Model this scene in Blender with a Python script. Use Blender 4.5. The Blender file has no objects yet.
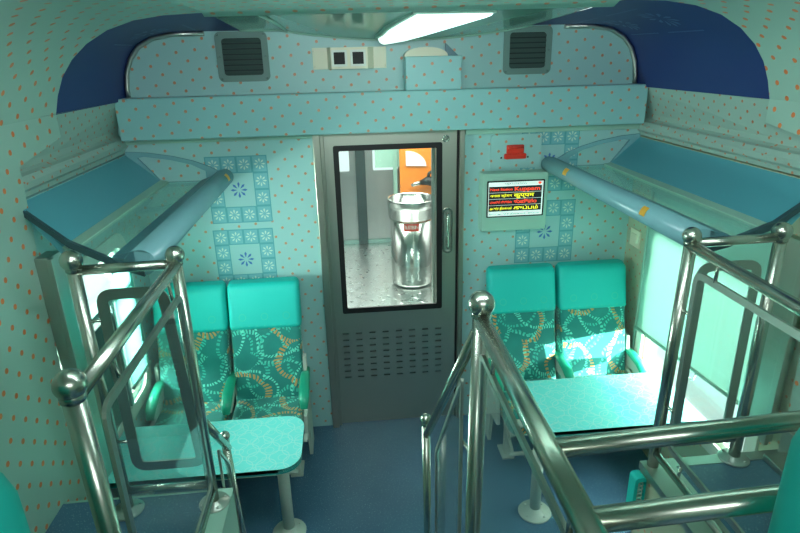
import bpy, bmesh, math, random
from mathutils import Vector, Matrix
random.seed(7)
PI = math.pi
SC = bpy.context.scene
COL = SC.collection

# ---------------------------------------------------------------- camera
def make_camera():
    p, y, r = math.radians(20.06), math.radians(5.07), math.radians(-1.34)
    fwd = Vector((math.sin(y)*math.cos(p), math.cos(y)*math.cos(p), -math.sin(p)))
    right = Vector((math.cos(y), -math.sin(y), 0)); up = right.cross(fwd)
    r2 = right*math.cos(r) + up*math.sin(r); u2 = -right*math.sin(r) + up*math.cos(r)
    cd = bpy.data.cameras.new('camera'); co = bpy.data.objects.new('camera', cd); COL.objects.link(co)
    m = Matrix((r2, u2, -fwd)).transposed().to_4x4(); m.translation = Vector((-0.2715, -3.4, 2.386))
    co.matrix_world = m
    cd.sensor_fit = 'HORIZONTAL'; cd.sensor_width = 36; cd.lens = 36*576.5/800
    cd.clip_start = 0.05; cd.clip_end = 200
    SC.camera = co
make_camera()

# ---------------------------------------------------------------- world, sun, exposure
SC.view_settings.view_transform = 'Standard'; SC.view_settings.look = 'None'
SC.view_settings.gamma = 1; SC.view_settings.use_curve_mapping = False
SC.view_settings.exposure = 0.12
wd = bpy.data.worlds.new('sky'); SC.world = wd; wd.use_nodes = True
bgn = wd.node_tree.nodes['Background']; bgn.inputs[0].default_value = (0.80, 0.95, 0.92, 1); bgn.inputs[1].default_value = 1.2
def lamp(name, kind, loc, direction, energy, color, **kw):
    l = bpy.data.lights.new(name, kind); l.energy = energy; l.color = color
    for k, v in kw.items(): setattr(l, k, v)
    o = bpy.data.objects.new(name, l); COL.objects.link(o); o.location = loc
    o.rotation_euler = Vector(direction).to_track_quat('-Z', 'Y').to_euler(); return o
lamp('sun', 'SUN', (6, -3, 3), (-1.0, 1.6, -0.26), 24, (1.0, 0.97, 0.88), angle=0.01)
# daylight outside the side windows and in the vestibule, then two added fill lamps
lamp('daylight_right', 'AREA', (2.3, -0.9, 1.5), (-1, 0, -0.1), 300, (0.9, 1.0, 0.95), shape='RECTANGLE', size=2.2, size_y=1.4)
lamp('daylight_left', 'AREA', (-2.3, -0.9, 1.5), (1, 0, -0.2), 430, (0.9, 1.0, 0.95), shape='RECTANGLE', size=2.2, size_y=1.4)
lamp('daylight_vestibule', 'AREA', (0.2, 2.6, 2.15), (0, 0.1, -1), 105, (1.0, 1.0, 0.95), shape='RECTANGLE', size=2.2, size_y=2.0)
lamp('stairs_fill_light', 'AREA', (-0.05, -2.3, 2.53), (0, 1, -0.32), 17, (0.86, 0.98, 1.0), shape='RECTANGLE', size=1.6, size_y=.14)  # unseen fill added above the stairs, stands in for light from the rest of the coach

lamp('rear_fill_light', 'AREA', (0.0, -4.1, 2.52), (0, 0.45, -1), 17, (0.9, 1.0, 0.96), shape='RECTANGLE', size=1.4, size_y=.3)  # unseen fill added behind the camera to brighten the near steel

# ---------------------------------------------------------------- materials
def rgb(h):
    h = h.lstrip('#'); v = [int(h[i:i+2], 16)/255 for i in (0, 2, 4)]
    return tuple(c/12.92 if c <= .04045 else ((c+.055)/1.055)**2.4 for c in v) + (1,)
def mat(name, color, rough=.5, metal=0., **kw):
    m = bpy.data.materials.new(name); m.use_nodes = True
    b = m.node_tree.nodes['Principled BSDF']
    b.inputs['Base Color'].default_value = rgb(color) if isinstance(color, str) else color
    b.inputs['Roughness'].default_value = rough; b.inputs['Metallic'].default_value = metal
    for k, v in kw.items(): b.inputs[k].default_value = v
    return m
class NT:
    def __init__(s, m): s.t = m.node_tree; s.b = s.t.nodes['Principled BSDF']
    def n(s, kind, **kw):
        o = s.t.nodes.new(kind)
        for k, v in kw.items(): setattr(o, k, v)
        return o
    def l(s, a, b): s.t.links.new(a, b)
    def m(s, op, a, b=None, c=None):
        o = s.n('ShaderNodeMath', operation=op)
        for i, v in enumerate((a, b, c)):
            if v is None: continue
            if isinstance(v, (int, float)): o.inputs[i].default_value = v
            else: s.l(v, o.inputs[i])
        return o.outputs[0]
    def mix(s, f, a, b):
        o = s.n('ShaderNodeMix', data_type='RGBA')
        if isinstance(f, (int, float)): o.inputs[0].default_value = f
        else: s.l(f, o.inputs[0])
        for i, v in ((6, a), (7, b)):
            if isinstance(v, tuple): o.inputs[i].default_value = v
            else: s.l(v, o.inputs[i])
        return o.outputs[2]
    def uv(s):
        u = s.n('ShaderNodeUVMap'); u.uv_map = 'uv'
        x = s.n('ShaderNodeSeparateXYZ'); s.l(u.outputs[0], x.inputs[0])
        return u.outputs[0], x.outputs[0], x.outputs[1]
def dotted(name, color, dot='#d59672', pitch=.100, r=.0082, rough=.35, rot=.12):
    m = mat(name, color, rough); t = NT(m); _, u, v = t.uv()
    cu = t.m('ADD', t.m('MULTIPLY', u, math.cos(rot)/pitch), t.m('MULTIPLY', v, math.sin(rot)/pitch))
    cv = t.m('ADD', t.m('MULTIPLY', u, -math.sin(rot)/pitch), t.m('MULTIPLY', v, math.cos(rot)/pitch))
    def lat(o):
        a = t.m('SUBTRACT', t.m('FRACT', t.m('ADD', cu, 50+o)), .5); b = t.m('SUBTRACT', t.m('FRACT', t.m('ADD', cv, 50+o)), .5)
        return t.m('SQRT', t.m('ADD', t.m('MULTIPLY', a, a), t.m('MULTIPLY', b, b)))
    d = t.m('MINIMUM', lat(0), lat(.5))
    f = t.m('LESS_THAN', d, r/pitch)
    t.l(t.mix(f, rgb(color), rgb(dot)), t.b.inputs['Base Color']); return m
def steel(name, color=(.60, .63, .57, 1), rough=.24, stretch=(1, 1, 60), var=.10):
    m = mat(name, color, rough, 1.0); t = NT(m)
    tc = t.n('ShaderNodeTexCoord'); mp = t.n('ShaderNodeMapping'); mp.inputs['Scale'].default_value = stretch
    t.l(tc.outputs['Object'], mp.inputs[0]); nz = t.n('ShaderNodeTexNoise'); nz.inputs['Scale'].default_value = 6; nz.inputs['Detail'].default_value = 4
    t.l(mp.outputs[0], nz.inputs[0])
    t.l(t.m('ADD', t.m('MULTIPLY', nz.outputs[0], var*2), rough-var), t.b.inputs['Roughness'])
    return m
M = {}
M['wall'] = dotted('wall_laminate', '#a0cecc')
M['beam'] = dotted('beam_laminate', '#92c8c8')
M['lining'] = dotted('lining_laminate', '#a2c6b8', dot='#ea8248', pitch=.108, r=.0105)
M['cream_dots'] = dotted('cream_laminate', '#b9c4a6', pitch=.085, r=.007)
M['side_dots'] = dotted('side_laminate', '#a0bdb2', dot='#c9825a', pitch=.078, r=.007)
M['blue'] = mat('navy_laminate', '#1e3674', .45)
M['blue_line'] = mat('pale_blue_print', '#5f7ea8', .5)
M['ceil'] = mat('glossy_ceiling_laminate', '#86b5a5', .12)
M['teal_paint'] = mat('turquoise_painted_panel', '#5aa9b8', .4)
M['rack_paint'] = mat('blue_grey_rack_paint', '#7fb2ba', .25)
M['rack_dark'] = mat('slate_blue_rack_paint', '#4d7f8b', .35)
M['pale_paint'] = mat('pale_green_paint', '#9fc9b8', .4)
M['cream'] = mat('cream_enamel', '#ece8cc', .35)
M['white'] = mat('white_plastic', '#e6ebdf', .35)
M['grey'] = mat('grey_green_paint', '#6e8f88', .45)
M['vent_slat'] = mat('vent_slat_grey', '#3b524d', .6)
M['bracket_dark'] = mat('dark_slate_bracket', '#35555c', .4)
M['dark'] = mat('dark_interior', '#1b2a2b', .6)
M['black'] = mat('black_rubber', '#0a0b0c', .5)
M['screen_black'] = mat('dark_display', '#120d12', .6)
M['steel'] = steel('polished_steel_tube', (.54, .57, .50, 1), .27, (3, 3, 3), .0)
M['steel_flat'] = steel('brushed_steel_flat', (.50, .54, .49, 1), .38, (3, 3, 3), .03)
M['steel_door'] = steel('brushed_steel_door', (.50, .52, .45, 1), .40, (60, 60, 1))
M['steel_frame'] = steel('steel_door_frame', (.46, .47, .40, 1), .38, (40, 40, 1))
M['bin'] = steel('bin_steel', (.80, .82, .78, 1), .16, (8, 8, 1))
M['red'] = mat('red_plastic', '#e23824', .3)
M['orange'] = mat('orange_panel', '#e8862c', .45)
M['yellow'] = mat('yellow_sticker', '#eab03a', .5)
M['tile'] = mat('print_tile_blue', '#78bac2', .4)
M['tile_line'] = mat('print_line_teal', '#5aa6ae', .4)
M['petal'] = mat('print_petal_pale', '#cfe3d2', .4)
M['petal_blue'] = mat('print_petal_blue', '#3f74b4', .4)
M['print_ground'] = mat('print_ground', '#9ccac8', .4)
M['cover'] = mat('turquoise_headrest_cloth', '#14c4ba', .55)
M['cover_print'] = mat('headrest_print', '#3cc7b4', .6)
M['arm_green'] = mat('green_armrest', '#22a283', .3)
M['seat_frame'] = mat('pale_grey_seat_frame', '#b9c9bd', .4)
M['plate_steel'] = steel('checker_plate_steel', (.72, .76, .74, 1), .3, (3, 3, 3))
M['vest_wall'] = steel('vestibule_steel', (.38, .39, .39, 1), .4, (2, 2, 30))

# flooring with pale flecks
def floor_mat():
    m = mat('blue_flecked_vinyl', '#2f5f88', .35); t = NT(m); tc = t.n('ShaderNodeTexCoord')
    nz = t.n('ShaderNodeTexNoise'); nz.inputs['Scale'].default_value = 170; nz.inputs['Detail'].default_value = 2; t.l(tc.outputs['Object'], nz.inputs[0])
    n2 = t.n('ShaderNodeTexNoise'); n2.inputs['Scale'].default_value = 3; n2.inputs['Detail'].default_value = 5; t.l(tc.outputs['Object'], n2.inputs[0])
    base = t.mix(n2.outputs[0], rgb('#3a5f7c'), rgb('#567f98'))
    t.l(t.mix(t.m('GREATER_THAN', nz.outputs[0], .665), base, rgb('#8fb3bc')), t.b.inputs['Base Color']); return m
M['floor'] = floor_mat()
# rings of little dashes woven into the seat cloth
def seat_mat():
    m = mat('teal_patterned_moquette', '#1a8c84', .8); t = NT(m); uv, u, v = t.uv()
    col = None
    dz = t.n('ShaderNodeTexNoise'); dz.inputs['Scale'].default_value = 5; t.l(uv, dz.inputs[0])
    dv = t.n('ShaderNodeVectorMath', operation='MULTIPLY_ADD'); t.l(dz.outputs['Color'], dv.inputs[0]); dv.inputs[1].default_value = (.14,)*3; t.l(uv, dv.inputs[2]); uv = dv.outputs[0]
    def rings(scale, off, rad, w, nd):
        mp = t.n('ShaderNodeMapping'); mp.inputs['Location'].default_value = off; mp.inputs['Scale'].default_value = (scale,)*3
        t.l(uv, mp.inputs[0]); vo = t.n('ShaderNodeTexVoronoi', voronoi_dimensions='2D'); vo.inputs['Scale'].default_value = 1; vo.inputs['Randomness'].default_value = .8
        t.l(mp.outputs[0], vo.inputs['Vector'])
        s = t.n('ShaderNodeVectorMath', operation='SUBTRACT'); t.l(mp.outputs[0], s.inputs[0]); t.l(vo.outputs['Position'], s.inputs[1])
        x = t.n('ShaderNodeSeparateXYZ'); t.l(s.outputs[0], x.inputs[0])
        an = t.m('ARCTAN2', x.outputs[1], x.outputs[0])
        band = t.m('LESS_THAN', t.m('ABSOLUTE', t.m('SUBTRACT', vo.outputs['Distance'], rad)), w)
        dash = t.m('GREATER_THAN', t.m('SINE', t.m('MULTIPLY', an, nd)), -.1)
        return t.m('MULTIPLY', band, dash)
    nz = t.n('ShaderNodeTexNoise'); nz.inputs['Scale'].default_value = 9; t.l(uv, nz.inputs[0])
    c = t.mix(nz.outputs[0], rgb('#12736f'), rgb('#1f958b'))
    c = t.mix(rings(3.6, (.3, .1, 0), .42, .032, 40), c, rgb('#5cd0bc'))
    c = t.mix(rings(4.4, (2.7, 4.4, 0), .46, .035, 34), c, rgb('#3fc2ae'))
    c = t.mix(rings(3.1, (1.2, 8.3, 0), .44, .026, 52), c, rgb('#6fe0cc'))
    c = t.mix(rings(2.9, (7.2, 1.4, 0), .42, .042, 44), c, rgb('#c99a5a'))
    t.l(c, t.b.inputs['Base Color'])
    t.b.inputs['Sheen Weight'].default_value = .3; return m
M['moquette'] = seat_mat()
def table_mat():
    m = mat('turquoise_printed_table_laminate', '#4fd0cc', .3); t = NT(m); uv, u, v = t.uv(); c = rgb('#7ceae4')
    for sc, off, rad in ((9, (0, 0, 0), .42), (9, (.5, .5, 0), .42), (14, (.2, .7, 0), .30)):
        mp = t.n('ShaderNodeMapping'); mp.inputs['Location'].default_value = off; mp.inputs['Scale'].default_value = (sc,)*3; t.l(uv, mp.inputs[0])
        vo = t.n('ShaderNodeTexVoronoi', voronoi_dimensions='2D'); vo.inputs['Scale'].default_value = 1; vo.inputs['Randomness'].default_value = .25; t.l(mp.outputs[0], vo.inputs['Vector'])
        f = t.m('LESS_THAN', t.m('ABSOLUTE', t.m('SUBTRACT', vo.outputs['Distance'], rad)), .022)
        c = t.mix(f, c, rgb('#a9ece6'))
    t.l(c, t.b.inputs['Base Color']); return m
M['table'] = table_mat(); M['table_edge'] = mat('table_edge_teal', '#2e9c98', .4)
def glass(name, tint=(.93, .98, .96, 1), refl=1.0, haze=.0):
    m = bpy.data.materials.new(name); m.use_nodes = True; nt = m.node_tree; nt.nodes.clear()
    o = nt.nodes.new('ShaderNodeOutputMaterial'); tr = nt.nodes.new('ShaderNodeBsdfTransparent'); tr.inputs[0].default_value = tint
    gl = nt.nodes.new('ShaderNodeBsdfGlossy'); gl.inputs['Roughness'].default_value = .03
    fr = nt.nodes.new('ShaderNodeLayerWeight'); fr.inputs[0].default_value = .5
    pw = nt.nodes.new('ShaderNodeMath'); pw.operation = 'POWER'; pw.inputs[1].default_value = 4
    mx = nt.nodes.new('ShaderNodeMixShader'); mt = nt.nodes.new('ShaderNodeMath'); mt.operation = 'MULTIPLY_ADD'; mt.inputs[1].default_value = .6*refl; mt.inputs[2].default_value = .035*refl
    nt.links.new(fr.outputs['Facing'], pw.inputs[0]); nt.links.new(pw.outputs[0], mt.inputs[0]); nt.links.new(mt.outputs[0], mx.inputs[0])
    nt.links.new(tr.outputs[0], mx.inputs[1]); nt.links.new(gl.outputs[0], mx.inputs[2])
    last = mx
    if haze:
        df = nt.nodes.new('ShaderNodeBsdfDiffuse'); df.inputs[0].default_value = (.65, .88, .82, 1)
        m2 = nt.nodes.new('ShaderNodeMixShader'); m2.inputs[0].default_value = haze
        nt.links.new(mx.outputs[0], m2.inputs[1]); nt.links.new(df.outputs[0], m2.inputs[2]); last = m2
    nt.links.new(last.outputs[0], o.inputs[0]); return m
M['glass'] = glass('clear_glass', haze=.03)
M['panel_glass'] = glass('railing_glass', (.95, .98, .97, 1), .9, .02)
M['shelf_glass'] = glass('rack_shelf_glass', (.88, .98, .95, 1), 1.0, .15)
def blind_mat(name, color, tr):
    m = bpy.data.materials.new(name); m.use_nodes = True; nt = m.node_tree; nt.nodes.clear()
    o = nt.nodes.new('ShaderNodeOutputMaterial'); d = nt.nodes.new('ShaderNodeBsdfDiffuse'); d.inputs[0].default_value = rgb(color)
    t = nt.nodes.new('ShaderNodeBsdfTranslucent'); t.inputs[0].default_value = rgb(color); mx = nt.nodes.new('ShaderNodeMixShader'); mx.inputs[0].default_value = tr
    nt.links.new(d.outputs[0], mx.inputs[1]); nt.links.new(t.outputs[0], mx.inputs[2]); nt.links.new(mx.outputs[0], o.inputs[0]); return m
M['blind'] = blind_mat('pale_aqua_blind_cloth', '#a4d8c8', .07)
M['blind_dark'] = blind_mat('teal_blind_cloth', '#7fd0c6', .4)
def emis(name, color, s):
    m = mat(name, color, .5); b = m.node_tree.nodes['Principled BSDF']
    b.inputs['Emission Color'].default_value = rgb(color); b.inputs['Emission Strength'].default_value = s; return m
M['lamp'] = emis('lit_lamp_diffuser', '#dffbf2', 1.3)
M['led_white'] = emis('lit_screen_white', '#dcefe8', .55)
M['led_dark'] = emis('lit_screen_dark', '#0b1c22', .1)
M['led_red'] = emis('lit_screen_red', '#ff4a30', .8)
M['led_yellow'] = emis('lit_screen_yellow', '#f2ee30', .8)
M['led_grey'] = mat('screen_grey_text', '#5f7f84', .5)

# ---------------------------------------------------------------- mesh helpers (all coordinates in metres in the coach frame)
def newbm():
    bm = bmesh.new(); bm.loops.layers.uv.new('uv'); return bm
def quads(bm, pts, faces, mi=0):
    vs = [bm.verts.new(p) for p in pts]; out = []
    for f in faces:
        try:
            fc = bm.faces.new([vs[i] for i in f]); fc.material_index = mi; out.append(fc)
        except ValueError: pass
    return vs, out
def box(bm, x0, x1, y0, y1, z0, z1, bev=0., mi=0, seg=2):
    p = [(x, y, z) for z in (z0, z1) for y in (y0, y1) for x in (x0, x1)]
    vs, fs = quads(bm, p, [(0,2,3,1),(4,5,7,6),(0,1,5,4),(2,6,7,3),(0,4,6,2),(1,3,7,5)], mi)
    if bev > 0:
        es = list({e for f in fs for e in f.edges})
        r = bmesh.ops.bevel(bm, geom=es, offset=bev, segments=seg, affect='EDGES', profile=.5)
        for f in r['faces']: f.material_index = mi
    return vs
def frame_of(d):
    d = d.normalized(); a = Vector((0, 0, 1)) if abs(d.z) < .9 else Vector((0, 1, 0))
    u = d.cross(a).normalized(); return u, d.cross(u).normalized()
def tube(bm, path, r, n=16, mi=0, closed=False, caps=True, ry=None):
    P = [Vector(p) for p in path]; rings = []; k = len(P)
    prev = None
    for i in range(k):
        if closed: d = (P[(i+1) % k]-P[i-1])
        else: d = P[min(i+1, k-1)]-P[max(i-1, 0)]
        d.normalize()
        if prev is None: u, v = frame_of(d)
        else:
            u = (prev - d*prev.dot(d)).normalized(); v = d.cross(u)
        prev = u
        # mitre: widen the ring at bends
        s = 1.
        if 0 < i < k-1:
            a = (P[i]-P[i-1]).normalized(); s = 1/max(.5, abs(a.dot(d)))
        rr = r if not isinstance(r, (list, tuple)) else r[i]
        rings.append([bm.verts.new(P[i] + u*math.cos(2*PI*j/n)*rr*(s if s < 1.2 else s) + v*math.sin(2*PI*j/n)*(ry or rr)) for j in range(n)])
    for i in range(k if closed else k-1):
        a, b = rings[i], rings[(i+1) % k]
        for j in range(n):
            f = bm.faces.new((a[j], a[(j+1) % n], b[(j+1) % n], b[j])); f.smooth = True; f.material_index = mi
    if caps and not closed:
        for rg in (rings[0][::-1], rings[-1]):
            f = bm.faces.new(rg); f.material_index = mi
def ball(bm, c, r, mi=0, sz=1.):
    m = Matrix.Translation(c) @ Matrix.Diagonal((1, 1, sz, 1))
    g = bmesh.ops.create_uvsphere(bm, u_segments=20, v_segments=14, radius=r, matrix=m)
    for v in g['verts']:
        for f in v.link_faces: f.smooth = True; f.material_index = mi
def lathe(bm, c, prof, n=32, mi=0, smooth=True):
    rings = [[bm.verts.new((c[0]+r*math.cos(2*PI*j/n), c[1]+r*math.sin(2*PI*j/n), c[2]+z)) for j in range(n)] for r, z in prof]
    for a, b in zip(rings, rings[1:]):
        for j in range(n):
            f = bm.faces.new((a[j], a[(j+1) % n], b[(j+1) % n], b[j])); f.smooth = smooth; f.material_index = mi
    for rg in (rings[0][::-1], rings[-1]):
        if prof: 
            f = bm.faces.new(rg); f.material_index = mi
def rrect(a0, a1, b0, b1, r, n=6):
    out = []
    for cx, cy, t0 in ((a1-r, b1-r, 0), (a0+r, b1-r, PI/2), (a0+r, b0+r, PI), (a1-r, b0+r, 3*PI/2)):
        for i in range(n+1):
            t = t0+PI/2*i/n; out.append((cx+r*math.cos(t), cy+r*math.sin(t)))
    return out
def plate(bm, outer, holes, f3, thick, mi=0):
    """flat plate with holes: 2-D outlines mapped by f3(a, b, depth)"""
    ed = []
    for lp in [outer]+list(holes):
        vs = [bm.verts.new(f3(a, b, 0)) for a, b in lp]
        for i in range(len(vs)): ed.append(bm.edges.new((vs[i], vs[(i+1) % len(vs)])))
    r = bmesh.ops.triangle_fill(bm, use_beauty=True, use_dissolve=False, edges=ed)
    fs = [g for g in r['geom'] if isinstance(g, bmesh.types.BMFace)]
    d = Vector(f3(0, 0, thick))-Vector(f3(0, 0, 0))
    e = bmesh.ops.extrude_face_region(bm, geom=fs)
    vs = [g for g in e['geom'] if isinstance(g, bmesh.types.BMVert)]
    bmesh.ops.translate(bm, verts=vs, vec=d)
    for g in fs + [g for g in e['geom'] if isinstance(g, bmesh.types.BMFace)]:
        if g.is_valid: g.material_index = mi
    for v in vs:
        for g in v.link_faces: g.material_index = mi
XZ = lambda y: (lambda a, b, d: (a, y+d, b))
YZ = lambda x: (lambda a, b, d: (x+d, a, b))
XY = lambda z: (lambda a, b, d: (a, b, z+d))
def prism(bm, poly, f3, thick, mi=0): plate(bm, poly, [], f3, thick, mi)
def loft(bm, secs, mi=0, smooth=True, caps=True, closed=True):
    rings = [[bm.verts.new(p) for p in s] for s in secs]; n = len(rings[0])
    for a, b in zip(rings, rings[1:]):
        for j in range(n if closed else n-1):
            f = bm.faces.new((a[j], a[(j+1) % n], b[(j+1) % n], b[j])); f.smooth = smooth; f.material_index = mi
    if caps and closed:
        for rg in (rings[0][::-1], rings[-1]):
            f = bm.faces.new(rg); f.material_index = mi
def setuv(bm, fn=None):
    L = bm.loops.layers.uv['uv']
    for f in bm.faces:
        n = f.normal
        for lp in f.loops:
            x, y, z = lp.vert.co
            if fn: lp[L].uv = fn(x, y, z, n)
            elif abs(n.z) > .8: lp[L].uv = (x, y)
            elif abs(n.y) > .7: lp[L].uv = (x, z)
            else: lp[L].uv = (y, z/max(.25, math.sqrt(max(0, 1-n.z*n.z))))
def obj(name, bm, mats, parent=None, uvf=None, label=None, recalc=True):
    if recalc: bmesh.ops.recalc_face_normals(bm, faces=bm.faces)
    bm.normal_update(); setuv(bm, uvf)
    me = bpy.data.meshes.new(name); bm.to_mesh(me); bm.free()
    for m in (mats if isinstance(mats, (list, tuple)) else [mats]): me.materials.append(M[m] if isinstance(m, str) else m)
    o = bpy.data.objects.new(name, me); COL.objects.link(o)
    if parent is not None:
        o.parent = parent
        r = parent; tot = Vector((0, 0, 0))
        while r is not None: tot += r.location; r = r.parent
        o.location = -tot
    if label: o['label'] = label
    return o
def tag(o, label, cat, group=None):
    o['label'] = label; o['category'] = cat
    if group: o['group'] = group
    return o
def thing(name, label, cat, loc, group=None):
    o = bpy.data.objects.new(name, None); COL.objects.link(o); o.location = loc; o.empty_display_size = .1
    return tag(o, label, cat, group)
def struct(name, bm, mats, uvf=None, recalc=True):
    o = obj(name, bm, mats, None, uvf, recalc=recalc); o['kind'] = 'structure'; return o
def text(name, body, loc, size, mat_, parent, rot=(PI/2, 0, 0), xs=1., align='LEFT', depth=.0004, width=None, bold=0.):
    cu = bpy.data.curves.new(name, 'FONT'); cu.body = body; cu.size = size; cu.extrude = depth; cu.align_x = align; cu.align_y = 'CENTER'; cu.offset = bold
    t = bpy.data.objects.new(name, cu); COL.objects.link(t)
    dg = bpy.context.evaluated_depsgraph_get(); me = bpy.data.meshes.new_from_object(t.evaluated_get(dg)); COL.objects.unlink(t); bpy.data.objects.remove(t)
    me.materials.clear(); me.materials.append(M[mat_])
    if width and len(me.vertices):
        xsv = [v.co.x for v in me.vertices]; xs = width/max(1e-4, max(xsv)-min(xsv))
    o = bpy.data.objects.new(name, me); COL.objects.link(o)
    mw = Matrix.Translation(loc) @ Matrix.Rotation(rot[2], 4, 'Z') @ Matrix.Rotation(rot[0], 4, 'X') @ Matrix.Diagonal((xs, 1, 1, 1))
    me.transform(mw)
    o.parent = parent; r = parent; tot = Vector((0, 0, 0))
    while r is not None: tot += r.location; r = r.parent
    o.location = -tot
    return o
def lerp(a, b, t): return a+(b-a)*t
def arc(p0, p1, p2, n=6):
    p0, p1, p2 = map(Vector, (p0, p1, p2))
    return [(p0*(1-t)**2 + p1*2*t*(1-t) + p2*t*t) for t in [i/n for i in range(n+1)]]

# ---------------------------------------------------------------- structure: floors and decks
DK = .80
bm = newbm(); box(bm, -1.56, 1.56, -4.7, .02, -.05, 0); struct('floor', bm, 'floor')
DL = .73
bm = newbm(); box(bm, -1.475, -.815, -4.7, -1.43, .0, DL-.002, mi=0); box(bm, -.815, -.806, -4.7, -1.42, 0, DL, mi=1); box(bm, -1.475, -.806, -1.43, -1.42, 0, DL, mi=1); box(bm, -.90, -.806, -4.7, -1.42, DL-.001, DL+.001, mi=1)
struct('trim_1', bm, ['floor', 'pale_paint'])
# right platform box with flecked top, cream dotted side and steel edge
bm = newbm(); box(bm, .875, 1.5, -4.7, -1.56, 0, DK-.002); struct('trim_2', bm, 'floor')
bm = newbm()
box(bm, .868, .875, -4.7, -1.555, 0, DK-.03, mi=0); box(bm, .868, 1.5, -1.56, -1.553, 0, DK-.03, mi=0)
box(bm, .862, .99, -4.7, -1.55, DK-.03, DK+.002, mi=1); box(bm, .99, 1.48, -1.60, -1.55, DK-.03, DK+.002, mi=1)
struct('trim_3', bm, ['cream_dots', 'steel_flat'])
# rear deck and the flight of steps down to the end bay
bm = newbm(); box(bm, -.79, .86, -4.7, -2.95, 0, DK)
for i in range(3):
    z1 = DK-.2*(i+1); y1 = -2.95+.5*(i) + .0
    box(bm, -.79, .03, -2.95, -2.15+.3*i, z1-.2 if i else z1-.2, z1)
struct('trim_4', bm, 'floor')

# ---------------------------------------------------------------- end wall with printed panels
def ring_poly(cx, cz, r, n=12): return [(cx+r*math.cos(2*PI*i/n), cz+r*math.sin(2*PI*i/n)) for i in range(n)]
def flower(bm, cx, cz, r, y, mi, n=8):
    for k in range(n):
        a = 2*PI*k/n+.39/2*0; w = .20
        p = [(cx+r*.22*math.cos(a), cz+r*.22*math.sin(a)), (cx+r*.75*math.cos(a-w), cz+r*.75*math.sin(a-w)), (cx+r*math.cos(a), cz+r*math.sin(a)), (cx+r*.75*math.cos(a+w), cz+r*.75*math.sin(a+w))]
        quads(bm, [(a_, y, b_) for a_, b_ in p], [(0, 1, 2, 3)], mi)
def rect(bm, x0, x1, z0, z1, y, mi): quads(bm, [(x0, y, z0), (x1, y, z0), (x1, y, z1), (x0, y, z1)], [(0, 1, 2, 3)], mi)
def floral(bm, x0, x1, z0, z1, y):
    w = (x1-x0)/4; h = (z1-z0)/4
    rect(bm, x0, x1, z0, z1, y-.0010, 2)
    rect(bm, x0+w, x1-w, z0+h, z1-h, y-.0016, 4)
    flower(bm, (x0+x1)/2, (z0+z1)/2, w*.55, y-.0022, 5)
    for i in range(4):
        for j in range(4):
            if i in (1, 2) and j in (1, 2): continue
            cx, cz = x0+w*(i+.5), z0+h*(j+.5); g = .006
            rect(bm, cx-w/2+g, cx+w/2-g, cz-h/2+g, cz+h/2-g, y-.0016, 1)
            flower(bm, cx, cz, w*.38, y-.0022, 3)
bm = newbm()
box(bm, -1.56, -.455, .0, .05, -.02, 2.6); box(bm, .425, 1.56, .0, .05, -.02, 2.6); box(bm, -.455, .425, .0, .05, 1.99, 2.6)
for a in ((-1.080, -.728, 1.472, 1.868), (-1.088, -.734, 1.05, 1.432), (.775, 1.13, 1.582, 1.960), (.765, 1.14, 1.12, 1.525)): floral(bm, *a, 0)
bmesh.ops.delete(bm, geom=[], context='FACES')
struct('wall_end', bm, ['wall', 'tile', 'tile_line', 'petal', 'print_ground', 'petal_blue'], recalc=False)

# ledge strip under the beam
bm = newbm(); box(bm, -1.5, -.44, -.03, .0, 1.955, 1.985, .004); box(bm, .43, 1.5, -.03, 0, 1.945, 1.975, .004); struct('trim_5', bm, 'pale_paint')
# beam running across the end wall
bm = newbm(); box(bm, -1.475, 1.465, -.12, .0, 1.985, 2.205, .006); struct('trim_6', bm, 'beam')

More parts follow.
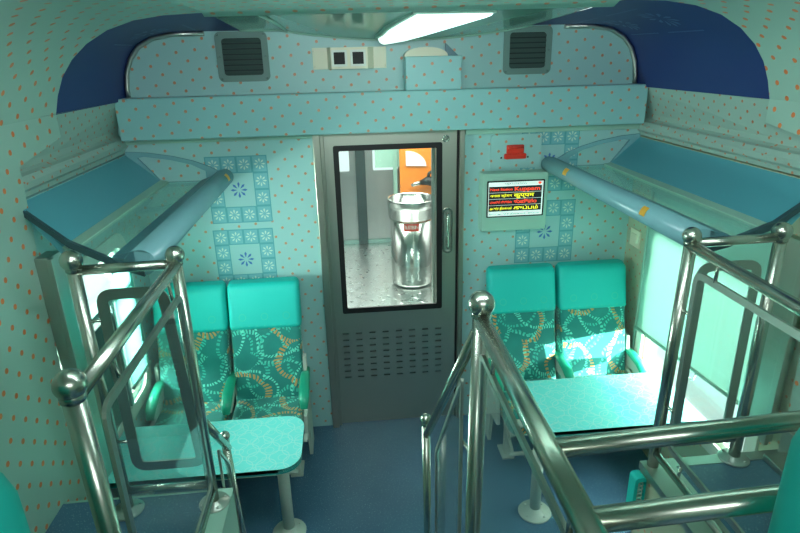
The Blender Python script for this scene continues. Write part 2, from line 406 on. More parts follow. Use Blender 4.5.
# vault profiles: half profile from the springing to the crown
def prof0(s):   # s = +-1 end wall profile
    return [(s*1.445, 2.19), (s*1.442, 2.26), (s*1.43, 2.34), (s*1.40, 2.41), (s*1.35, 2.47), (s*1.27, 2.512), (s*1.16, 2.53), (s*1.0, 2.532), (s*.8, 2.532)]
def prof1(s):
    return [(s*1.478, 2.185), (s*1.455, 2.26), (s*1.42, 2.335), (s*1.37, 2.40), (s*1.30, 2.46), (s*1.21, 2.51), (s*1.10, 2.545), (s*.98, 2.562), (s*.8, 2.57)]
YF = {-1: -.77, 1: -1.09}
def yfront(x): return lerp(YF[-1], YF[1], (x+1.48)/2.96)
for s, nm in ((-1, 'left'), (1, 'right')):
    bm = newbm(); secs = []
    K = 12
    for k in range(K+1):
        t = k/K; secs.append([])
        for (x0, z0), (x1, z1) in zip(prof0(s), prof1(s)):
            secs[-1].append((lerp(x0, x1, t), lerp(0, YF[s], t), lerp(z0, z1, t)))
    loft(bm, secs, 0, True, False, False)
    if True:   # pale dashed squares with a flower printed high on the cove
        def cove(y, u):      # u in 0..1 along the profile
            t = y/YF[s]; q = u*8; i = min(7, int(q)); f = q-i
            a = [(lerp(p[0], q_[0], t), lerp(p[1], q_[1], t)) for p, q_ in zip(prof0(s), prof1(s))]
            return Vector((lerp(a[i][0], a[i+1][0], f)-s*.003, y, lerp(a[i][1], a[i+1][1], f)-.003))
        for y0, y1 in ((-.10, -.42), (-.52, -.84)):
            if abs(y1) > abs(YF[s])-.05: continue
            n = 22
            for i in range(n):
                for ua in (.50, .99 if False else .86):
                    ya, yb = lerp(y0, y1, i/n), lerp(y0, y1, (i+.55)/n)
                    quads(bm, [cove(ya, ua), cove(yb, ua), cove(yb, ua+.012), cove(ya, ua+.012)], [(0, 1, 2, 3)], 1)
            yc = (y0+y1)/2
            for k in range(12):
                a = 2*PI*k/12; f = lambda r, q: cove(yc+r*.10*math.cos(a+q), .68+r*.12*math.sin(a+q))
                quads(bm, [f(.3, 0), f(.8, .14), f(1, 0), f(.8, -.14)], [(0, 1, 2, 3)], 1)
    struct('ceiling_cove_'+nm, bm, ['blue', 'blue_line'], recalc=False)
    # metal trim round the end of the vault
    bm = newbm(); P = [(x-s*.012, -.012, z-.010) for x, z in prof0(s)][:-1]
    tube(bm, P, .013, 8); struct('trim_'+('7' if s < 0 else '8'), bm, 'steel_flat')
    # near lining
    bm = newbm(); secs = []
    pr = prof1(s)
    for k in range(2):
        y = YF[s] if k == 0 else -4.7
        secs.append([(x*(.8 if j == 99 else 1), y, z) for j, (x, z) in enumerate(pr)])
    # arc-length uv
    acc = [0]
    for a, b in zip(pr, pr[1:]): acc.append(acc[-1]+math.hypot(b[0]-a[0], b[1]-a[1]))
    loft(bm, secs, 0, True, False, False)
    # front face of the lining, turned towards the end wall
    n = len(pr)
    quads(bm, [(x, YF[s], z) for x, z in pr]+[(x*1.02+s*.03, YF[s], z+.03) for x, z in pr], [(i, i+1, n+i+1, n+i) for i in range(n-1)])
    # lower wall part of the lining with its stepped edge
    xl = s*1.478; y1 = -1.14 if s < 0 else -1.50; y2 = -1.24 if s < 0 else -1.55
    low = [(YF[s], 2.185), (YF[s], 2.092), (y1, 2.03), (y1, 1.98), (y2, .78), (y2, 0), (-4.7, 0), (-4.7, 2.185)]
    prism(bm, low, (lambda a, b, d, xl=xl, s=s: (xl+s*d, a, b)), .022)
    zs = {round(z, 4): a for (x, z), a in zip(pr, acc)}
    def uvf(x, y, z, nn, pr=pr, acc=acc):
        if z <= 2.186: return (y, z)
        best = min(range(len(pr)), key=lambda i: abs(pr[i][0]-x)+abs(pr[i][1]-z)); return (y, 2.185+acc[best])
    struct('wall_'+nm, bm, 'lining', uvf, recalc=False)

# ceiling: end bay glossy laminate with a shallow belly, then the dotted lining overhead
bm = newbm()
def belly(x): return max(0, 1-((x-.1)/.70)**2)*.062
xs = [-.8+1.6*i/32 for i in range(33)]
secs = []
for k in range(9):
    t = k/8
    secs.append([(x, lerp(0, yfront(x), t), lerp(2.532, 2.57, t)-belly(x)*(1-.9*t)) for x in xs])
loft(bm, secs, 0, True, False, False)
for x in (-.55,):   # seam batten between two ceiling panels
    tube(bm, [(x, -.01, 2.528), (x-.02, -.4, 2.545), (x-.05, yfront(x), 2.562)], .008, 6, 1)
tube(bm, [(x, -.012, 2.53-belly(x)) for x in xs], .006, 6, 1)
struct('ceiling', bm, ['ceil', 'pale_paint'], recalc=False)
bm = newbm()
xs2 = [-.8+1.6*i/8 for i in range(9)]
loft(bm, [[(x, yfront(x), 2.570) for x in xs2], [(x, yfront(x)-.012, 2.548) for x in xs2], [(x, yfront(x)-.06, 2.565) for x in xs2], [(x, -4.7, 2.585) for x in xs2]], 0, True, False, False)
struct('ceiling_lining', bm, 'lining', lambda x, y, z, n: (y, x), recalc=False)
# roof skin closing the coach above
bm = newbm(); box(bm, -1.62, 1.62, -4.75, .06, 2.66, 2.70); box(bm, -1.62, -1.58, -4.75, .06, 1.5, 2.68); box(bm, 1.58, 1.62, -4.75, .06, 1.5, 2.68)
struct('ceiling_roof_skin', bm, 'dark')
bm = newbm(); box(bm, -1.6, 1.6, -4.80, -4.70, 0, 2.68); struct('wall_rear_sunblock', bm, 'lining')  # unseen wall added to stop sun coming in at the open rear

# ---------------------------------------------------------------- side walls with windows
def sidewall(s, wy0, wy1, wz0, wz1):
    nm = 'left' if s < 0 else 'right'
    bm = newbm()
    plate(bm, [(-1.6, 0), (.0, 0), (.0, 1.9), (-1.6, 1.9)], [rrect(wy0, wy1, wz0, wz1, .10)], YZ(s*1.5), s*.06)
    struct('trim_wall_'+nm, bm, 'cream_dots' if s > 0 else 'wall')
    n = 1 if s < 0 else 2
    w = thing('window_%d' % n, None, None, (s*1.5, (wy0+wy1)/2, wz0)); del w['label']; del w['category']; w['kind'] = 'structure'
    bm = newbm(); plate(bm, rrect(wy0-.05, wy1+.05, wz0-.05, wz1+.05, .13), [rrect(wy0+.02, wy1-.02, wz0+.02, wz1-.02, .09)], YZ(s*1.499), -s*.012)
    plate(bm, rrect(wy0+.0, wy1, wz0, wz1, .10), [rrect(wy0+.035, wy1-.035, wz0+.035, wz1-.035, .075)], YZ(s*1.525), s*.01)
    obj('window_frame', bm, 'white', w)
    bm = newbm(); plate(bm, rrect(wy0, wy1, wz0, wz1, .10), [], YZ(s*1.54), s*.004); obj('pane', bm, 'glass', w)
    return w
wL = sidewall(-1, -1.28, -.32, .62, 1.50)
wR = sidewall(1, -1.36, -.34, .50, 1.44)
bm = newbm(); box(bm, -1.53, -1.49, -1.28, -.32, 1.235, 1.265, .003); box(bm, -1.53, -1.49, -.60, -.57, .62, 1.24, .003); obj('glazing_bar', bm, 'grey', wL)
bm = newbm(); box(bm, -1.515, -1.50, -1.28, -.60, .62, 1.19, .003); obj('dark_window_sheet', bm, 'vent_slat', wL)  # plain dark sheet added to darken the lower part of the left window
# bulkhead under the cove, roll and back flange: extruded profiles
for s, nm in ((-1, 'left'), (1, 'right')):
    yend = -1.14 if s < 0 else -1.52
    pr = [(1.452, 2.20), (1.462, 2.19), (1.50, 2.03), (1.502, 2.005), (1.49, 1.995), (1.468, 1.988), (1.458, 1.965), (1.462, 1.94), (1.48, 1.925), (1.485, 1.905), (1.51, 1.900), (1.51, 1.885), (1.56, 1.885), (1.56, 2.20)]
    pr = [(x+(.024 if z < 2.19 and z > 1.89 else 0), z) for x, z in pr]; pr[0] = (1.447, 2.189)
    bm = newbm(); secs = [[(s*(x+(.034*abs(y/1.1) if i < 2 or x > 9 else 0)), y, z) for i, (x, z) in enumerate(pr)] for y in (0, YF[s], yend)]
    loft(bm, secs, 0, False, True, True)
    struct('wall_bulkhead_'+nm, bm, 'side_dots')
# steel columns between platform and bay
bm = newbm(); box(bm, -1.478, -1.42, -1.20, -1.10, 0.0, 1.69, .004); box(bm, -1.425, -1.405, -1.22, -1.19, 0.0, 1.69, .003); struct('trim_9', bm, 'steel_flat')
bm = newbm(); box(bm, 1.44, 1.478, -1.50, -1.37, DK, 1.69, .004); box(bm, 1.425, 1.445, -1.52, -1.485, DK, 1.69, .003); box(bm, 1.36, 1.49, -4.6, -1.60, DK, DK+.03, .003, 0); box(bm, 1.455, 1.478, -4.6, -1.56, DK, DK+.12, .003); struct('trim_10', bm, 'steel_frame')

# ---------------------------------------------------------------- vestibule beyond the door
bm = newbm()
box(bm, -1.6, 1.6, .05, 4.3, -.05, -.002)
struct('vestibule_floor', bm, 'plate_steel')
bm = newbm()   # raised tread bars of the chequer plate
for i in range(17):
    for j in range(25):
        x = -.78+.11*i+(.0 if j % 2 else .055); y = 1.2+.115*j
        if abs(x-.40) < .27 and abs(y-2.6) < .27: continue
        a = PI/4 if (i+j) % 2 else -PI/4; c_, s_ = math.cos(a)*.034, math.sin(a)*.034; e_, g_ = -math.sin(a)*.008, math.cos(a)*.008
        quads(bm, [(x-c_, y-s_, .0), (x+e_, y+g_, .004), (x+c_, y+s_, .0), (x-e_, y-g_, .004)], [(0, 3, 2, 1)])
o = struct('vestibule_floor_tread', bm, 'plate_steel')
bm = newbm()
f3 = XZ(4.12)
plate(bm, [(-1.6, 0), (1.6, 0), (1.6, 2.4), (-1.6, 2.4)], [rrect(-.42, -.235, .98, 1.5, .02), rrect(.07, .40, .98, 1.5, .02)], f3, .05)
box(bm, -.155, -.03, 4.07, 4.12, 0, 2.4, mi=1); box(bm, .10, .44, 4.06, 4.11, 1.03, 1.6, mi=2); box(bm, .33, .38, 4.02, 4.1, 0, 2.4, mi=2)
box(bm, -1.62, -1.58, .05, 4.2, 0, 2.4); box(bm, 1.58, 1.62, .05, 4.2, 0, 2.4)
box(bm, -1.6, 1.6, 4.09, 4.12, 0, .05, mi=3)
struct('vestibule_wall', bm, ['vest_wall', 'dark', 'pale_paint', 'grey'])
bm = newbm(); box(bm, -1.62, 1.62, .06, 4.2, 2.4, 2.44); struct('vestibule_ceiling', bm, 'pale_paint')

# ---------------------------------------------------------------- sliding door
d = thing('door_1', None, None, (-.01, 0, 0)); del d['label']; del d['category']; d['kind'] = 'structure'
bm = newbm()
box(bm, -.458, -.415, -.035, .05, 0, 1.985, .004); box(bm, -.455, -.395, -.012, .05, 0, 1.985, .003)
box(bm, .398, .428, -.03, .05, 0, 1.985, .004); obj('door_frame', bm, 'steel_frame', d)
bm = newbm(); box(bm, .385, .398, -.004, .05, 0, 1.985); obj('door_seal', bm, 'black', d)
bm = newbm()
slots = []
for r in range(8):
    for c in range(8):
        xx = -.335+.087*c; zz = .692-.046*r
        slots.append([(xx-.020, zz-.0045), (xx+.020, zz-.0045), (xx+.020, zz+.0045), (xx-.020, zz+.0045)])
plate(bm, [(-.395, .012), (.384, .012), (.384, 1.982), (-.395, 1.982)], [rrect(-.325, .275, .86, 1.885, .01, 2)]+slots, XZ(.0), .035)
obj('door_leaf', bm, 'steel_door', d)
bm = newbm(); box(bm, -.37, .34, .036, .04, .32, .76); obj('vent_backing', bm, 'dark', d)
bm = newbm(); plate(bm, rrect(-.345, .297, .838, 1.905, .012), [rrect(-.313, .263, .873, 1.873, .008)], XZ(-.006), .012); obj('window_gasket', bm, 'black', d)
bm = newbm(); box(bm, -.33, .28, .012, .018, .86, 1.89); obj('pane', bm, 'glass', d)
bm = newbm(); plate(bm, rrect(.298, .362, 1.215, 1.505, .028), [rrect(.309, .351, 1.226, 1.494, .02)], XZ(-.008), .008)
tube(bm, arc((.33, -.005, 1.47), (.33, -.03, 1.47), (.33, -.03, 1.45))+arc((.33, -.03, 1.27), (.33, -.03, 1.25), (.33, -.005, 1.25)), .008, 10)
obj('door_handle', bm, 'steel', d)
bm = newbm(); box(bm, .309, .351, -.001, .0, 1.226, 1.494); obj('handle_recess', bm, 'steel_flat', d)
bm = newbm()
g = []
for rr, y in ((.022, -.001), (.022, -.006), (.014, -.006), (.012, -.002)): g.append([(.318+rr*math.cos(2*PI*k/20), y, 1.925+rr*math.sin(2*PI*k/20)) for k in range(20)])
loft(bm, g); obj('lock', bm, 'steel', d)

# dustbin in the vestibule
t = thing('dustbin', 'tall polished steel dustbin with a red label seen through the door window', 'dustbin', (.40, 2.60, 0))
bm = newbm(); lathe(bm, (.40, 2.6, 0), [(.12, .015), (.225, .015), (.232, .04), (.232, .74)], 40); obj('body', bm, 'bin', t)
bm = newbm(); lathe(bm, (.40, 2.6, 0), [(.20, .775), (.236, .775), (.243, .776), (.247, .76), (.258, .945), (.262, .96), (.252, .965), (.243, .955), (.238, .80), (.10, .78)], 40); obj('hood', bm, 'bin', t)
bm = newbm()
for k in range(8):
    a0 = math.radians(-118+5.2*k); a1 = math.radians(-118+5.2*(k+1)); r = .2335
    quads(bm, [(.40+r*math.cos(a), 2.6+r*math.sin(a), z) for a, z in ((a0, .655), (a1, .655), (a1, .735), (a0, .735))], [(0, 1, 2, 3)])
lb = obj('label_plate', bm, 'red', t, recalc=False)
for k, ch in enumerate('DUSTBIN'):
    a = math.radians(-114+5.2*k); text('lettering', ch, (.40+.235*math.cos(a), 2.6+.235*math.sin(a), .695), .055, 'white', lb, rot=(PI/2, 0, a+PI/2), align='CENTER')
# orange equipment panel behind it
t = thing('equipment_panel', 'orange panel with a black spout behind the steel dustbin', 'panel', (.62, 3.6, .45))
bm = newbm(); box(bm, .375, .86, 3.60, 3.65, .3, 1.62, .01); obj('panel_board', bm, 'orange', t)
bm = newbm(); prism(bm, [(.45, 1.125)]+[(.45+.25*math.cos(a), 1.115+.19*math.sin(a)) for a in [i*PI/2/8 for i in range(0, 9)]], XZ(3.575), .024); obj('paper_cup_shade', bm, 'white', t)
bm = newbm(); tube(bm, [(.86, 3.5, .93), (.78, 3.5, .93), (.70, 3.5, .95), (.62, 3.5, .93)], [.05, .06, .055, .03], 12); tube(bm, [(.70, 3.5, .95), (.72, 3.5, 1.04), (.76, 3.52, 1.06)], .018, 8); tube(bm, [(.80, 3.5, .94), (.80, 3.6, .94)], .03, 8); obj('spout', bm, 'black', t)
bm = newbm(); tube(bm, [(.62, 3.5, .93), (.56, 3.49, .92), (.50, 3.49, .90)], [.03, .028, .02], 12); obj('nozzle', bm, 'steel', t)
# steel pole with cable strap
bm = newbm(); tube(bm, [(.425, 1.2, 0), (.425, 1.2, 2.4)], .017, 12); box(bm, .445, .475, 1.19, 1.22, 0, 2.4, .004)
tag(obj('grab_pole', bm, 'steel_flat'), 'upright steel pole beyond the door window, right of the steel dustbin', 'pole')

# ---------------------------------------------------------------- fittings on the end wall
def vent(cx, cz, label):
    t = thing('air_vent', label, 'vent', (cx, 0, cz), 'air vents high on the end wall')
    bm = newbm(); plate(bm, rrect(cx-.138, cx+.138, cz-.128, cz+.128, .03), [rrect(cx-.105, cx+.105, cz-.095, cz+.095, .018)], XZ(-.012), .012)
    for sx in (-1, 1):
        for sz in (-1, 0, 1): ball(bm, (cx+sx*.122, -.013, cz+sz*.112), .006)
    obj('frame', bm, 'grey', t)
    bm = newbm(); box(bm, cx-.106, cx+.106, -.003, -.0005, cz-.096, cz+.096); obj('backing', bm, 'dark', t)
    for i in range(7):
        z = cz-.082+.0273*i; bm = newbm()
        quads(bm, [(cx-.105, -.010, z-.009), (cx+.105, -.010, z-.009), (cx+.105, -.0035, z+.010), (cx-.105, -.0035, z+.010), (cx-.105, -.008, z-.011), (cx+.105, -.008, z-.011), (cx+.105, -.002, z+.008), (cx-.105, -.002, z+.008)], [(0, 1, 2, 3), (7, 6, 5, 4), (0, 4, 5, 1), (3, 2, 6, 7)])
        obj('slat', bm, 'vent_slat', t)
vent(-.800, 2.400, 'grey slatted air vent above the left seats, left of the cream indicator box')
vent(.782, 2.400, 'grey slatted air vent above the right seats, right of the ceiling lamp')
t = thing('indicator_box', 'cream metal indicator box with two small dark square displays above the door', 'indicator', (-.22, 0, 2.32))
bm = newbm(); loft(bm, [[(-.425, -.001, z), (-.425, -.008, z), (-.345, -.012, z), (-.325, -.05, z), (-.125, -.05, z), (-.09, -.012, z), (-.02, -.008, z), (-.02, -.001, z)] for z in (2.325, 2.437)], 0, False)
for x in (-.415, -.03):
    for z in (2.34, 2.42): ball(bm, (x, -.01, z), .004)
obj('housing', bm, 'cream', t)
for cx in (-.279, -.177):
    bm = newbm(); plate(bm, rrect(cx-.042, cx+.042, 2.338, 2.424, .004, 2), [rrect(cx-.030, cx+.030, 2.350, 2.412, .002, 2)], XZ(-.056), .007); bz = obj('bezel', bm, 'white', t)
    bm = newbm(); box(bm, cx-.030, cx+.030, -.052, -.049, 2.350, 2.412); obj('display', bm, 'screen_black', bz)
t = thing('duct_box', 'pale dotted duct box standing on the beam above the door', 'duct', (.23, -.06, 2.2))
bm = newbm(); box(bm, .075, .385, -.118, -.0, 2.206, 2.382, .004); obj('casing', bm, 'beam', t)
bm = newbm(); prism(bm, [(.075, 2.375)]+[(.195-.12*math.cos(PI*k/12), 2.385+.045*math.sin(PI*k/12)) for k in range(13)]+[(.315, 2.375)], XZ(-.07), .065); obj('cap', bm, 'cream', t)
bm = newbm(); prism(bm, [(.31, 2.38), (.385, 2.38), (.31, 2.45)], XZ(-.02), .018); obj('gusset', bm, 'rack_dark', t)
# lamp under the ceiling
t = thing('ceiling_lamp', 'lit white curved lamp hanging under the glossy ceiling near the door', 'lamp', (.12, -.5, 2.47))
LP = [(-.035, -.14, 2.474), (.02, -.30, 2.482), (.075, -.47, 2.500), (.14, -.65, 2.522), (.21, -.84, 2.545)]
bm = newbm(); secs = []
for i, p in enumerate(LP):
    w = (.035, .075, .115, .14, .16)[i]
    secs.append([(p[0]+w*math.cos(a), p[1], p[2]-.030*math.sin(a)+.0) for a in [PI*k/10 for k in range(11)]])
loft(bm, secs); obj('diffuser', bm, 'lamp', t)
bm = newbm(); secs = []
for i, p in enumerate(LP):
    w = (.05, .09, .13, .155, .175)[i]; secs.append([(p[0]-w, p[1], p[2]+.001), (p[0]+w, p[1], p[2]+.001), (p[0]+w, p[1], p[2]+.03), (p[0]-w, p[1], p[2]+.03)])
loft(bm, secs, 0, False); obj('lamp_housing', bm, 'pale_paint', t)
# alarm pull
t = thing('alarm_handle', 'red emergency alarm pull on a dotted cover plate above the station display', 'alarm handle', (.73, -.01, 1.83))
bm = newbm(); plate(bm, rrect(.585, .895, 1.735, 1.935, .02), [], XZ(-.012), .012); obj('cover_plate', bm, 'wall', t)
bm = newbm(); box(bm, .668, .802, -.032, -.006, 1.792, 1.825, .008); box(bm, .682, .788, -.022, -.006, 1.82, 1.875, .006); tube(bm, [(.69, -.028, 1.86), (.78, -.028, 1.86)], .009, 10); obj('pull_handle', bm, 'red', t)
bm = newbm()
for x in (.652, .815):
    bm = newbm(); ball(bm, (x, -.008, 1.80), .007); obj('screw', bm, 'black', t)
# station display
t = thing('station_display', 'grey green station display with red and yellow text lines below the red alarm pull', 'display', (.73, -.09, 1.55))
bm = newbm(); box(bm, .522, .925, -.09, .0, 1.368, 1.722, .006); obj('casing', bm, 'pale_paint', t)
bm = newbm(); plate(bm, rrect(.552, .902, 1.456, 1.678, .004, 2), [rrect(.560, .894, 1.463, 1.670, .002, 2)], XZ(-.094), .005); obj('screen_bezel', bm, 'black', t)
bm = newbm(); box(bm, .558, .896, -.0915, -.089, 1.462, 1.672)
sc = obj('screen', bm, 'led_white', t)
bm = newbm()
for i in range(4):
    z1 = 1.644-.0385*i; rect(bm, .564, .886, z1-.0365, z1, -.0921, 0)
obj('text_band', bm, 'led_dark', sc, recalc=False)
Y = -.0926
rows = [('Next Station', 'Kuppam', 'led_red', .034, .155), ('अगला स्टेशन', 'कुप्पम', 'led_yellow', .033, .125), ('ಮುಂದಿನ ನಿಲ್ದಾಣ', 'ಕುಪ್ಪಂ', 'led_red', .031, .14), ('அடுத்த நிலையம்', 'குப்பம்', 'led_yellow', .031, .15)]
for i, (a, b, m_, sz, wb) in enumerate(rows):
    z = 1.6255-.0385*i
    text('text_line', a, (.570, Y, z), sz*.62, m_, sc, width=.135, bold=.0003); text('text_line', b, (.717, Y, z), sz*.95, m_, sc, width=wb, bold=.0006)
text('text_line', 'NEXT STATION', (.66, Y, 1.658), .016, 'led_grey', sc, width=.13)
text('text_line', 'கு ப் அடுத்த நிலையம்  குப்பம்', (.565, Y, 1.475), .015, 'led_grey', sc, width=.31)
bm = newbm(); ball(bm, (.872, -.0915, 1.658), .010, sz=.8); obj('screen_mark', bm, 'led_red', sc)
# light switch on the side wall
t = thing('light_switch', 'cream square light switch on the dotted side wall right of the seats', 'switch', (1.5, -.13, 1.26))
bm = newbm(); box(bm, 1.488, 1.4995, -.185, -.065, 1.235, 1.345, .003); obj('face_plate', bm, 'cream', t)
bm = newbm(); box(bm, 1.482, 1.489, -.155, -.095, 1.262, 1.318, .003); obj('rocker', bm, 'cream', t)
# vertical guide strips beside the right blind
bm = newbm(); box(bm, 1.485, 1.4995, -.275, -.255, .02, 1.72, .002); struct('trim_11', bm, 'pale_paint')

# ---------------------------------------------------------------- luggage racks
def rack(s, label):
    y0, y1 = (-.005, -1.46)
    yb = -1.10 if s < 0 else -1.46
    t = thing('luggage_rack', label, 'luggage rack', (s*1.2, -.7, 1.73), 'luggage racks over the side windows')
    ye = (lambda x: lerp(-1.45, -1.17, max(0, (x-.98)/.52))) if s < 0 else (lambda x: lerp(-1.53, -1.44, max(0, (x-.98)/.52)))
    bm = newbm()   # deep rail: rounded tube on the aisle side, flat slope behind
    prf = [(.955+.038*(1-math.cos(a)), 1.735-.042*math.sin(a)*1.0) for a in []]
    pr = []
    for k in range(13):
        a = -PI/2+PI*k/12; pr.append((.990-.046*math.cos(a), 1.735+.046*math.sin(a)))
    pr += [(1.03, 1.772), (1.065, 1.742), (1.07, 1.730), (1.03, 1.698)]
    ox = .02 if s < 0 else .045
    loft(bm, [[(s*(x-ox), -.012, z+.018) for x, z in pr], [(s*(x-ox*.3), -.40, z+.005) for x, z in pr], [(s*x, ye(x), z) for x, z in pr]]); obj('front_rail', bm, 'rack_paint', t)
    bm = newbm(); pf = [(1.02, 1.772), (1.115, 1.742), (1.115, 1.728), (1.02, 1.712)]
    loft(bm, [[(s*(x-ox*.6), -.02, z) for x, z in pf], [(s*x, ye(x), z) for x, z in pf]], 0, False); obj('rail_flange', bm, 'rack_dark', t)
    bm = newbm(); loft(bm, [[(s*x, -.01, z) for x, z in ((1.05, 1.728), (1.335, 1.728), (1.335, 1.737), (1.05, 1.737))], [(s*x, ye(x), z) for x, z in ((1.05, 1.728), (1.335, 1.728), (1.335, 1.737), (1.05, 1.737))]], 0, False); obj('glass_shelf', bm, 'shelf_glass', t)
    bm = newbm(); pr = [(1.325, 1.722), (1.345, 1.722), (1.52, 1.885), (1.52, 1.897), (1.50, 1.897), (1.325, 1.742)]
    loft(bm, [[(s*x, -.02, z) for x, z in pr], [(s*x, ye(x), z) for x, z in pr]], 0, False); obj('back_panel', bm, 'teal_paint', t)
    bm = newbm(); pr = [(1.29, 1.726), (1.335, 1.720), (1.335, 1.750), (1.29, 1.742)]
    loft(bm, [[(s*x, -.02, z) for x, z in pr], [(s*x, ye(x), z) for x, z in pr]], 0, False); obj('shelf_ledge', bm, 'pale_paint', t)
    bm = newbm(); out = [(.99, 1.685), (1.1, 1.700), (1.3, 1.752), (1.5, 1.862), (1.5, 1.888), (1.3, 1.778), (1.1, 1.726), (.99, 1.715)]
    prism(bm, [(s*a, b) for a, b in out], (lambda a, b, d: (a, ye(abs(a))-.008+d, b)), .02); obj('end_bracket', bm, 'bracket_dark', t)
    for y in (-.022,):
        out = [(.985, 1.775), (1.05, 1.815), (1.14, 1.852), (1.25, 1.882), (1.38, 1.905), (1.50, 1.915), (1.50, 1.885), (1.36, 1.715), (1.34, 1.710), (1.0, 1.710)]
        inn = [(1.07, 1.735), (1.07, 1.790), (1.15, 1.832), (1.26, 1.862), (1.40, 1.885), (1.44, 1.880), (1.325, 1.735)]
        bm = newbm(); plate(bm, [(s*a, b) for a, b in out], [[(s*a, b) for a, b in inn]], XZ(y), .018); obj('end_bracket', bm, 'rack_paint' if y > -.5 else 'rack_dark', t)
    return t
rkL = rack(-1, 'blue grey luggage rack with glass shelf on the left side, above the left table')
rkR = rack(1, 'blue grey luggage rack with glass shelf on the right side, above the roller blind')
def sticker(t, x, y, z, ch, n=None):
    bm = newbm(); prism(bm, rrect(y-.028, y+.028, z-.018, z+.018, .004, 2), (lambda a, b, d: (x+.0, a, b)), .0) if False else None
    s = 1 if x > 0 else -1
    # plate wrapped on the upper aisle quarter of the rail
    pts = []
    for yy in (y-.022, y+.022):
        o0 = .02 if s < 0 else .045; q = max(0, 1+yy/.4); ox = lerp(o0*.3, o0, q) if q > 0 else o0*.3*max(0, 1-(-yy-.4)/1.08); dz = lerp(.005, .018, q) if q > 0 else .005*max(0, 1-(-yy-.4)/1.08)
        for k in range(5):
            a = math.radians(5+50*k/4); pts.append((s*(.990-ox-.0485*math.cos(a)), yy, 1.735+dz+.0485*math.sin(a)))
    quads(bm, pts, [(k, k+1, 5+k+1, 5+k) for k in range(4)])
    st = obj('number_sticker', bm, 'yellow', t, recalc=False)
    return st
s1 = sticker(rkL, -1, -.13, 0, ''); s2 = sticker(rkR, 1, -.33, 0, ''); s3 = sticker(rkR, 1, -1.18, 0, '')

# ---------------------------------------------------------------- roller blinds
def blind(s, y0, y1, z0, z1, m_, label, x=None):
    x = x or s*1.478
    za, zb = z0 if isinstance(z0, tuple) else (z0, z0); z0 = lerp(za, zb, .42)
    t = thing('roller_blind', label, 'blind', (x, (y0+y1)/2, z0))
    bm = newbm(); secs = []
    for i in range(13):
        z, zz = lerp(z1, za, i/12), lerp(z1, zb, i/12); secs.append([(x+.0025*math.sin(i*1.1), y0, z), (x+.0025*math.sin(i*1.1+.8), (y0+y1)/2, (z+zz)/2), (x+.0025*math.sin(i*1.1+1.6), y1, zz)])
    loft(bm, secs, 0, True, False, False); obj('cloth', bm, m_, t, recalc=False)
    bm = newbm(); tube(bm, [(x-s*.004, y0-.006, za), (x-s*.004, y1+.006, zb)], .010, 10); obj('bottom_bar', bm, 'pale_paint', t)
    bm = newbm(); tube(bm, [(x+s*.006, y0-.006, z1), (x+s*.006, y1+.006, z1)], .020, 12); obj('roller', bm, 'pale_paint', t)
    ym = -.92
    bm = newbm(); tube(bm, [(x-s*.012, ym-.03, z0), (x-s*.02, ym-.03, z0-.03)]+arc((x-s*.02, ym-.03, z0-.03), (x-s*.022, ym-.03, z0-.045), (x-s*.022, ym, z0-.045))+arc((x-s*.022, ym, z0-.045), (x-s*.022, ym+.03, z0-.045), (x-s*.02, ym+.03, z0-.02)), .003, 6); obj('pull_loop', bm, 'steel', t)
    return t
blind(1, -1.36, -.30, (.85, .76), 1.64, 'blind', 'pale aqua roller blind pulled down over the right window, glowing with sun')
blind(-1, -.58, -.30, .74, 1.40, 'blind_dark', 'teal roller blind over the left window behind the glass railing panel')

# ---------------------------------------------------------------- tables
TZ = .602
def table(cx, cy, w, dp, lx, ly, s, label):
    t = thing('bay_table', label, 'table', (cx, cy, 0), 'printed turquoise tables in the end bay')
    # two rounded corners on the aisle side
    x0, x1, y0, y1 = cx-w/2, cx+w/2, cy-dp/2, cy+dp/2; r = .10
    pts = []
    for px, py, t0, rr in ((x1, y1, 0, r if s < 0 else .008), (x0, y1, PI/2, .008 if s < 0 else r), (x0, y0, PI, .008 if s < 0 else r), (x1, y0, 3*PI/2, r if s < 0 else .008)):
        sx = 1 if t0 in (0, 3*PI/2) else -1; sy = 1 if t0 in (0, PI/2) else -1
        for i in range(9):
            a = t0+PI/2*i/8; pts.append((px-sx*rr+rr*math.cos(a), py-sy*rr+rr*math.sin(a)))
    bm = newbm(); prism(bm, pts, XY(TZ), .020); obj('table_top', bm, 'table', t)
    bm = newbm(); plate(bm, [(a*1.0, b*1.0) for a, b in pts], [[(cx+(a-cx)*.985, cy+(b-cy)*.97) for a, b in pts]], XY(TZ-.008), .027); obj('edge_band', bm, 'table_edge', t)
    bm = newbm(); tube(bm, [(lx, ly, .03), (lx, ly, TZ-.008)], .030, 24); obj('leg', bm, 'seat_frame', t)
    bm = newbm(); lathe(bm, (lx, ly, 0), [(.088, .001), (.090, .006), (.086, .012), (.040, .015), (.034, .04)], 28)
    for k in range(4): ball(bm, (lx+.065*math.cos(k*PI/2+.6), ly+.065*math.sin(k*PI/2+.6), .013), .007)
    obj('foot_plate', bm, 'seat_frame', t)
    bm = newbm(); box(bm, lx-.14, lx+.14, ly-.03, ly+.03, TZ-.016, TZ-.007, .002); obj('mounting_plate', bm, 'seat_frame', t)
    return t
table(-1.015, -.985, .915, .42, -.68, -.93, -1, 'turquoise printed table on the left side, in front of the left pair of seats')
table(1.025, -.845, .90, .48, .66, -.95, 1, 'turquoise printed table on the right side, partly bleached by sun')

